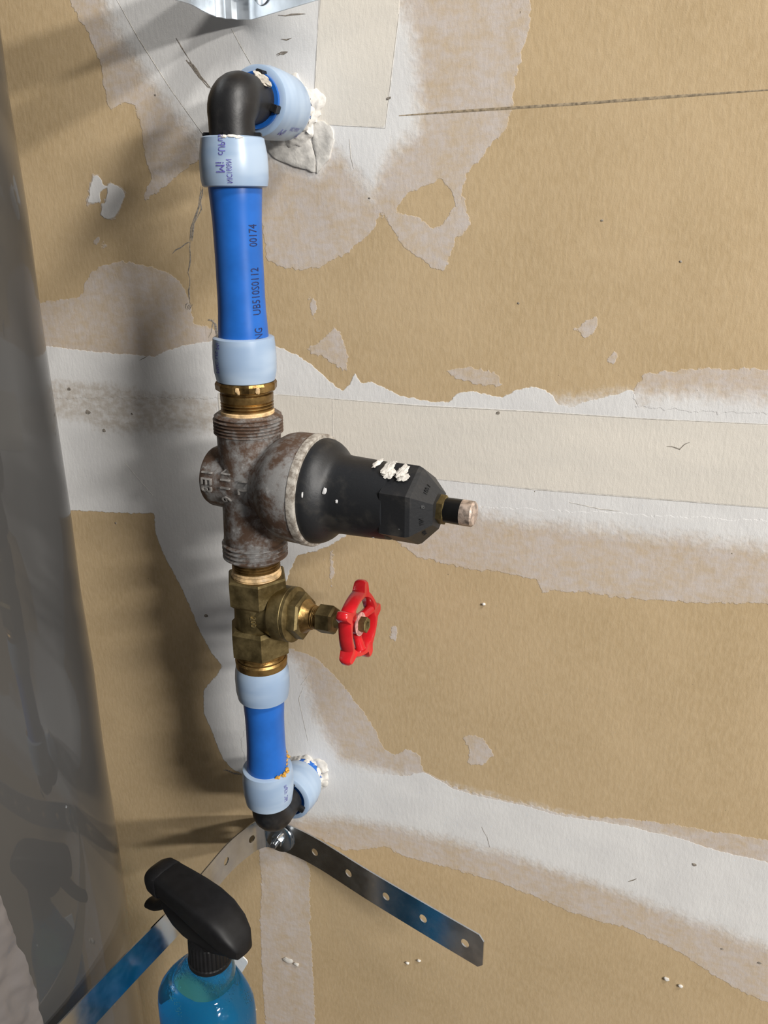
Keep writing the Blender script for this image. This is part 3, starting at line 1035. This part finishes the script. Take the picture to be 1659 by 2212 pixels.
def strap(name, label, paths, z0, z1, holes, clip=.004, wave=None, hole_r=.0034, tilt=0.0, mat_='galv'):
    """paths: plan polylines (already dense) joined end to end; holes: arc positions"""
    pts = []
    for p in paths:
        for v in p:
            if not pts or (v - pts[-1]).length > 1e-5:
                pts.append(v)
    L = [0]
    for a, b in zip(pts, pts[1:]):
        L.append(L[-1] + (b - a).length)
    X = [p.x for p in pts]; Y = [p.y for p in pts]
    tot = L[-1]
    H = z1 - z0
    bm = bmesh.new()

    def V(u, v):
        return bm.verts.new((u, v, 0))
    cell = .0052
    us = [0.0]
    hs = sorted(h_ for h_ in holes if cell < h_ < tot - cell)
    segs = []
    u = 0
    for h_ in hs:
        segs.append(('q', u, h_ - cell)); segs.append(('h', h_ - cell, h_ + cell)); u = h_ + cell
    segs.append(('q', u, tot))
    vc = H / 2
    kq = math.tan(pi / 8)
    rows = [0, .004, vc - cell, vc - cell * kq, vc, vc + cell * kq, vc + cell, H - .004, H]
    for k, a, b in segs:
        if k == 'q':
            n = max(1, int((b - a) / .0035))
            for i in range(n):
                u0, u1 = a + (b - a) * i / n, a + (b - a) * (i + 1) / n
                for r0, r1 in zip(rows, rows[1:]):
                    bm.faces.new((V(u0, r0), V(u1, r0), V(u1, r1), V(u0, r1)))
        else:
            for r0, r1 in zip(rows, rows[1:]):
                if vc - cell * .99 < r0 < vc + cell * .99:
                    continue
                if abs(r0 - (vc - cell)) < 1e-6:
                    N = 16
                    cu = (a + b) / 2
                    inner, outer = [], []
                    for j in range(N):
                        an = 2 * pi * j / N + pi / 4
                        ca, sa = cos(an), sin(an)
                        mm = max(abs(ca), abs(sa))
                        inner.append((cu + hole_r * ca, vc + hole_r * sa))
                        outer.append((cu + cell * ca / mm, vc + cell * sa / mm))
                    for j in range(N):
                        jn = (j + 1) % N
                        bm.faces.new((V(*inner[j]), V(*outer[j]), V(*outer[jn]), V(*inner[jn])))
                else:
                    uu = [a, (a + b) / 2 - cell * kq, (a + b) / 2, (a + b) / 2 + cell * kq, b]
                    for u0, u1 in zip(uu, uu[1:]):
                        bm.faces.new((V(u0, r0), V(u1, r0), V(u1, r1), V(u0, r1)))
    bmesh.ops.remove_doubles(bm, verts=bm.verts, dist=1e-6)
    for v in bm.verts:
        u, vv = v.co.x, v.co.y
        if u > tot - 1e-5 and (vv < 1e-5 or vv > H - 1e-5):
            u -= clip
        x = float(np.interp(u, L, X)); y = float(np.interp(u, L, Y))
        e = .0005
        x2 = float(np.interp(min(u + e, tot), L, X)) - float(np.interp(max(u - e, 0), L, X))
        y2 = float(np.interp(min(u + e, tot), L, Y)) - float(np.interp(max(u - e, 0), L, Y))
        nn = Vector((y2, -x2, 0)).normalized()
        wv = wave(u, vv) if wave else 0
        zt = z0 + vv + tilt * max(0, u - tot * .5)
        v.co = Vector((x, y, zt)) + nn * wv
    bmesh.ops.recalc_face_normals(bm, faces=bm.faces)
    bmesh.ops.solidify(bm, geom=bm.faces[:], thickness=.0011)
    o = obj(name, bm, mat_, None, sharp=40)
    tag(o, label, 'strap')
    return o, tot


ZT, ZB = .74 - .480, .74 - .5095
left = catmull([Vector((x, y, 0)) for x, y in ((-.346, -.300), (-.3405, -.224), (-.3355, -.163), (-.3300, -.106), (-.3295, -.072), (-.3285, -.040), (-.3225, -.014), (-.3155, -.0032))])
right = catmull([Vector((x, y, 0)) for x, y in ((-.3155, -.0032), (-.292, -.0035), (-.262, -.0095), (-.2085, -.0265), (-.150, -.0435), (-.1070, -.0555))])
la = sum((b - a).length for a, b in zip(left, left[1:]))
hr_ = []


def arc_of(pts, target):
    best, acc, out = 9, 0, 0
    for a, b in zip(pts, pts[1:]):
        d = (Vector((a.x, a.y)) - Vector(target)).length
        if d < best: best, out = d, acc
        acc += (b - a).length
    return out


zm = (ZT + ZB) / 2
for (x, y) in ((678, 1840), (757, 1887), (835, 1935), (913, 1990), (995, 2048)):
    p = atz(x, y, zm); hr_.append(la + arc_of(right, (p.x, p.y)))
for (x, y) in ((530, 1803), (476, 1857)):
    p = atz(x, y, zm); hr_.append(arc_of(left, (p.x, p.y)))
hr_ += [h_ for h_ in (.02, .055) ]
strap('metal_strap', 'bent galvanised strap with punched holes bolted under the bottom elbow', [left, right], ZB, ZT, hr_)


def bolt(P0, label, r_w=.0105, tiltz=0.0):
    q = Matrix.Translation(P0) @ Matrix.Rotation(tiltz, 4, 'Z') @ Matrix.Rotation(radians(90), 4, 'X')     # local Z -> -Y (towards the room)
    th = thing('hex_bolt', label, 'bolt', q)
    obj('washer', lathe([(0, .004), (0, r_w), (.0004, r_w + .0003), (.0014, r_w), (.0016, r_w - .0006), (.0016, .004)], 40), 'zinc', th)
    obj('head', lathe([(.0016, .0052), (.0020, .0056), (.0052, .0056), (.0060, .0049), (.0060, .0030)], 6, rot=.3), 'zinc', th, sharp=20)
    obj('bolt_end', lathe([(.0058, .0030), (.0105, .0030), (.0112, .0024), (.0112, .0008)], 24), 'zinc', th)
    return th


pb = atz(606, 1806, zm)
bolt(Vector((pb.x, -.0052, zm)), 'bright zinc bolt and washer holding lower strap under bottom elbow', .0135)

# upper strap, only its lower edge shows
zU = at(545, 43, -.0040).z
pU = [atz(x, y, zU) for x, y in ((362, -4), (408, 9), (436, 24), (468, 37), (505, 42), (545, 43))]
pl = [Vector((p.x, p.y, 0)) for p in pU]
e0 = pl[-1]
ext = [pl[0] + (pl[0] - pl[1]).normalized() * d for d in (.12, .06)]
leftU = catmull(ext + pl)
p2 = atz(690, 0, zU)
dirU = (Vector((p2.x, p2.y, 0)) - e0)
rightU = [e0.lerp(e0 + dirU * 2.6, i / 30) for i in range(31)]
laU = sum((b - a).length for a, b in zip(leftU, leftU[1:]))
totU = laU + (rightU[-1] - rightU[0]).length


def waveU(u, v):
    return .0010 * sin((u - laU) * 900) * math.exp(-((u - laU + .016) / .011) ** 2)


strap('metal_strap', 'crumpled galvanised strap crossing the top edge above the top elbow', [leftU, rightU], zU, zU + .03, [laU + .045, laU + .07], wave=waveU, mat_='galv_dull')
pm = atz(573, -14, zU + .0115)
dd = dirU.normalized()
# point of the right arm nearest to the bolt
kk = max(0.004, (Vector((pm.x, pm.y, 0)) - e0).dot(dd))
pp = e0 + dd * .0135
nrm = Vector((dd.y, -dd.x, 0))
bolt(Vector((pp.x, pp.y, zU + .0150)) + nrm * .0007, 'zinc bolt head with washer on the upper strap at the top edge', .0095, atan2(dd.y, dd.x))

# ------------------------------------------------------------------ water heater tank
TR = .20
dh = ray(150, 1106); dh.z = 0; dh.normalize()
nl = Vector((-dh.y, dh.x, 0))
tc = Vector((CAMP.x, CAMP.y, 0)) + dh * .592 + nl * TR
tang = Vector((CAMP.x, CAMP.y, .6)) + dh * .592
tilt = Matrix.Translation(tang) @ Matrix.Rotation(radians(-.75), 4, dh) @ Matrix.Translation(-tang)
TK = thing('water_heater', 'glossy grey cylindrical tank along the left edge of the picture', 'tank', tilt @ Matrix.Translation((tc.x, tc.y, -.245)))
prf = [(.0, TR - .012), (.012, TR)] + [(z_, TR + .0006 * sin(z_ * 40)) for z_ in np.linspace(.03, 1.25, 20)] + [(1.28, TR - .004), (1.30, TR - .03)]
obj('body', lathe(prf, 160), 'tank', TK, sharp=40)
# crinkled film low on the tank
inv = TK.matrix_world.inverted()


def tank_hit(x, y):
    o = inv @ CAMP
    d = (inv.to_3x3() @ ray(x, y))
    a = d.x ** 2 + d.y ** 2; b = 2 * (o.x * d.x + o.y * d.y); c = o.x ** 2 + o.y ** 2 - TR ** 2
    q_ = b * b - 4 * a * c
    return o + d * ((-b - sqrt(max(q_, 0))) / (2 * a))


edge = [tank_hit(x, y) for x, y in ((-30, 1890), (-5, 1945), (18, 2010), (40, 2062), (58, 2110), (72, 2160), (86, 2215), (92, 2260))]
bm = bmesh.new()
rows = []
NE = 60
for i in range(NE + 1):
    f = i / NE * (len(edge) - 1)
    k = min(int(f), len(edge) - 2)
    p = edge[k].lerp(edge[k + 1], f - k)
    a0 = atan2(p.y, p.x)
    row = []
    for j in range(41):
        a = a0 - (j / 40) * .9 + .006 * mnoise.noise(Vector((i * .3, j * 0, 1.1)))
        wr = .0030 + .0030 * mnoise.noise(Vector((a * 22, p.z * 55, 3))) + .0020 * mnoise.noise(Vector((a * 60, p.z * 120, 7)))
        rr = TR + .0016 + max(wr, .0002)
        row.append(bm.verts.new((rr * cos(a), rr * sin(a), p.z)))
    rows.append(row)
for A, Bq in zip(rows, rows[1:]):
    for j in range(40):
        bm.faces.new((A[j], A[j + 1], Bq[j + 1], Bq[j]))
obj('plastic_film', bm, 'film', TK, sharp=60, label='crinkled translucent film stuck to the tank')

# ------------------------------------------------------------------ spray bottle
ang = radians(165)
BX, BY = -.2815, -.140
SB = thing('spray_bottle', 'clear blue spray bottle with a black trigger head beside the strap', 'bottle', Matrix.Translation((BX, BY, .005)) @ Matrix.Rotation(ang, 4, 'Z'))


def loft(secs, seg=40, expo=2.4, bm=None, cap=True):
    """sections (axis position, cx, cy, hx, hy) stacked on local Z"""
    bm = bm or bmesh.new()
    rings = []
    for z_, cx, cy, hx_, hy_, *e in secs:
        ee = e[0] if e else expo
        row = []
        for k in range(seg):
            a = 2 * pi * k / seg
            c, s_ = cos(a), sin(a)
            row.append(bm.verts.new((cx + hx_ * math.copysign(abs(c) ** (2 / ee), c), cy + hy_ * math.copysign(abs(s_) ** (2 / ee), s_), z_)))
        rings.append(row)
    for A, Bq in zip(rings, rings[1:]):
        for k in range(seg):
            bm.faces.new((A[k], A[(k + 1) % seg], Bq[(k + 1) % seg], Bq[k]))
    if cap:
        bm.faces.new(rings[0][::-1]); bm.faces.new(rings[-1])
    return bm


bsec = [(.000, .034, .022, 3), (.004, .0375, .0255, 3), (.012, .0385, .0265, 3), (.110, .0385, .0265, 3), (.180, .0385, .0265, 3), (.200, .0385, .0265, 3), (.209, .0375, .0262, 2.9), (.216, .0350, .0250, 2.7),
        (.2215, .0315, .0236, 2.5), (.2250, .0285, .0224, 2.4), (.2268, .0262, .0212, 2.3), (.2275, .0240, .0200, 2.2), (.2290, .0236, .0198, 2.2), (.2340, .0226, .0196, 2.1), (.2395, .0206, .0186, 2), (.2440, .0178, .0168, 2), (.2480, .0155, .0152, 2), (.252, .0145, .0145, 2)]
obj('bottle_body', loft([(z_, .009 * min(1, max(0, (.250 - z_) / .024)), 0, a * (.94 if z_ < .2435 else 1), b, e) for z_, a, b, e in bsec] , 56), 'bottle', SB, sharp=60)
lsec = [(z_, .009, 0, a * .92 - .0015, b - .0015, e) for z_, a, b, e in bsec if z_ <= .19]
lsec[0] = (.0015,) + lsec[0][1:]
obj('liquid', loft(lsec, 56), 'liquid', SB, sharp=60)
# ribbed cap
bm = bmesh.new()
rings = []
for z_, r in ((.2480, .0135), (.2485, .0150), (.2515, .0153), (.2522, .0143), (.2680, .0139), (.2695, .0130), (.2720, .0118)):
    rings.append([bm.verts.new(((r + (.0004 if (k % 4) < 2 and .2520 < z_ < .2685 else 0)) * cos(2 * pi * k / 128), (r + (.0004 if (k % 4) < 2 and .2520 < z_ < .2685 else 0)) * sin(2 * pi * k / 128), z_)) for k in range(128)])
for A, Bq in zip(rings, rings[1:]):
    for k in range(128):
        bm.faces.new((A[k], A[(k + 1) % 128], Bq[(k + 1) % 128], Bq[k]))
bm.faces.new(rings[0][::-1]); bm.faces.new(rings[-1])
obj('cap', bm, 'blackpl', SB, sharp=30)


def loft_x(secs, seg=40, expo=3.0):
    bm = bmesh.new()
    rings = []
    for x_, zb, zt, hw, *e in secs:
        ee = e[0] if e else expo
        row = []
        for k in range(seg):
            a = 2 * pi * k / seg
            c, s_ = cos(a), sin(a)
            row.append(bm.verts.new((x_, hw * math.copysign(abs(c) ** (2 / ee), c), (zb + zt) / 2 + (zt - zb) / 2 * math.copysign(abs(s_) ** (2 / ee), s_))))
        rings.append(row)
    for A, Bq in zip(rings, rings[1:]):
        for k in range(seg):
            bm.faces.new((A[k], A[(k + 1) % seg], Bq[(k + 1) % seg], Bq[k]))
    bm.faces.new(rings[0][::-1]); bm.faces.new(rings[-1])
    return bm


obj('shroud', loft_x([(-.0370, .2765, .2800, .0030), (-.0360, .2755, .2845, .0072), (-.032, .2760, .2910, .0106), (-.025, .2780, .2970, .0130), (-.014, .2815, .3018, .0145), (-.001, .2845, .3042, .0148), (.013, .2865, .3050, .0142),
                      (.027, .2875, .3052, .0132), (.0395, .2878, .3052, .0122)], 48, 4.2), 'blackpl', SB, sharp=26)
obj('housing', loft_x([(-.033, .2745, .279, .0050), (-.026, .2710, .284, .0085), (-.014, .2665, .288, .0115), (.002, .2640, .290, .0126), (.014, .2640, .290, .0126), (.024, .2670, .290, .0122), (.033, .2735, .291, .0112), (.0395, .2800, .292, .009)], 40, 2.3), 'blackpl', SB, sharp=40)
obj('neck_block', loft_x([(-.012, .266, .276, .0080), (-.008, .264, .278, .0110), (.008, .264, .278, .0110), (.015, .2650, .278, .0085), (.018, .268, .276, .005)], 32, 2.6), 'blackpl', SB, sharp=40)
obj('nozzle', loft_x([(.0390, .2850, .3058, .0128), (.0402, .2842, .3064, .0132), (.0480, .2855, .3056, .0127), (.0522, .2872, .3032, .0108), (.0538, .2900, .2992, .0075)], 40, 3.0), 'blackpl', SB, sharp=40)
tp = catmull([Vector(v) for v in ((.030, 0, .288), (.039, 0, .2795), (.047, 0, .2718), (.055, 0, .2655), (.0655, 0, .2612))], 6)
bm = bmesh.new()
rings = []
for i, p in enumerate(tp):
    f = i / (len(tp) - 1)
    d = (tp[min(i + 1, len(tp) - 1)] - tp[max(i - 1, 0)]).normalized()
    nn = Vector((-d.z, 0, d.x))
    hw, ht = .0085 - .0030 * f ** 2, .0054 - .0020 * f
    if i == len(tp) - 1: hw, ht = .003, .001
    rings.append([bm.verts.new(p + Vector((0, hw * cos(2 * pi * k / 20), 0)) + nn * ht * sin(2 * pi * k / 20)) for k in range(20)])
for A, Bq in zip(rings, rings[1:]):
    for k in range(20):
        bm.faces.new((A[k], A[(k + 1) % 20], Bq[(k + 1) % 20], Bq[k]))
bm.faces.new(rings[0][::-1]); bm.faces.new(rings[-1])
obj('trigger', bm, 'blackpl', SB, sharp=60)

# ------------------------------------------------------------------ white card tucked behind the bottle
cA = at(492, 2040, -.095)
cB = at(537, 2078, -.095)
cC = at(512, 2118, -.095)
ce = (cB - cA).normalized()
cd = (cC - cB).normalized()
bm = bmesh.new()
loop = []
n_ = 5
W_, H_ = .030, .17
pts2 = []
top = cB
ey = Vector((0, 1, 0))
base = Vector((cB.x, -.095, 0))
outl = [(-.030, 0), (-.004, 0)]
c1 = cB
for k in range(n_ + 1):
    f = k / n_
    q1 = (c1 - ce * .004).lerp(c1, f); q2 = c1.lerp(c1 + cd * .004, f)
    pts2.append(q1.lerp(q2, f))
outer_ = [c1 - ce * .026] + pts2 + [c1 + cd * .030, Vector((c1.x - .012, c1.y, .002)), Vector((c1.x - .034, c1.y, .002))]
fr = [bm.verts.new(p) for p in outer_]
bk = [bm.verts.new(p + Vector((0, .0008, 0))) for p in outer_]
bm.faces.new(fr); bm.faces.new(bk[::-1])
for i in range(len(fr)):
    j = (i + 1) % len(fr)
    bm.faces.new((fr[i], bk[i], bk[j], fr[j]))
tag(obj('card', bm, 'white', None, sharp=30), 'white card with a rounded corner peeking out behind the spray bottle neck', 'card')

# ------------------------------------------------------------------ low stand that carries the bottle (below the frame)
ST = thing('wooden_stand', 'low wooden stand under the spray bottle', 'stand', loc=(BX + .004, BY + .004, -.245))
M['wood'] = simple('plain_wood', (.36, .23, .12), .6, var=.4, scale=60, bump=.2)
for k in range(3):
    bm = box(bmesh.new(), (0, -.034 + .034 * k, .241), (.045, .0165, .009))
    bmesh.ops.bevel(bm, geom=bm.edges[:], offset=.0015, segments=2, affect='EDGES')
    obj('board', bm, 'wood', ST)
for sx in (-1, 1):
    for sy in (-1, 1):
        bm = box(bmesh.new(), (sx * .036, sy * .040, .1135), (.008, .008, .1185))
        bmesh.ops.bevel(bm, geom=bm.edges[:], offset=.001, segments=1, affect='EDGES')
        obj('leg', bm, 'wood', ST)
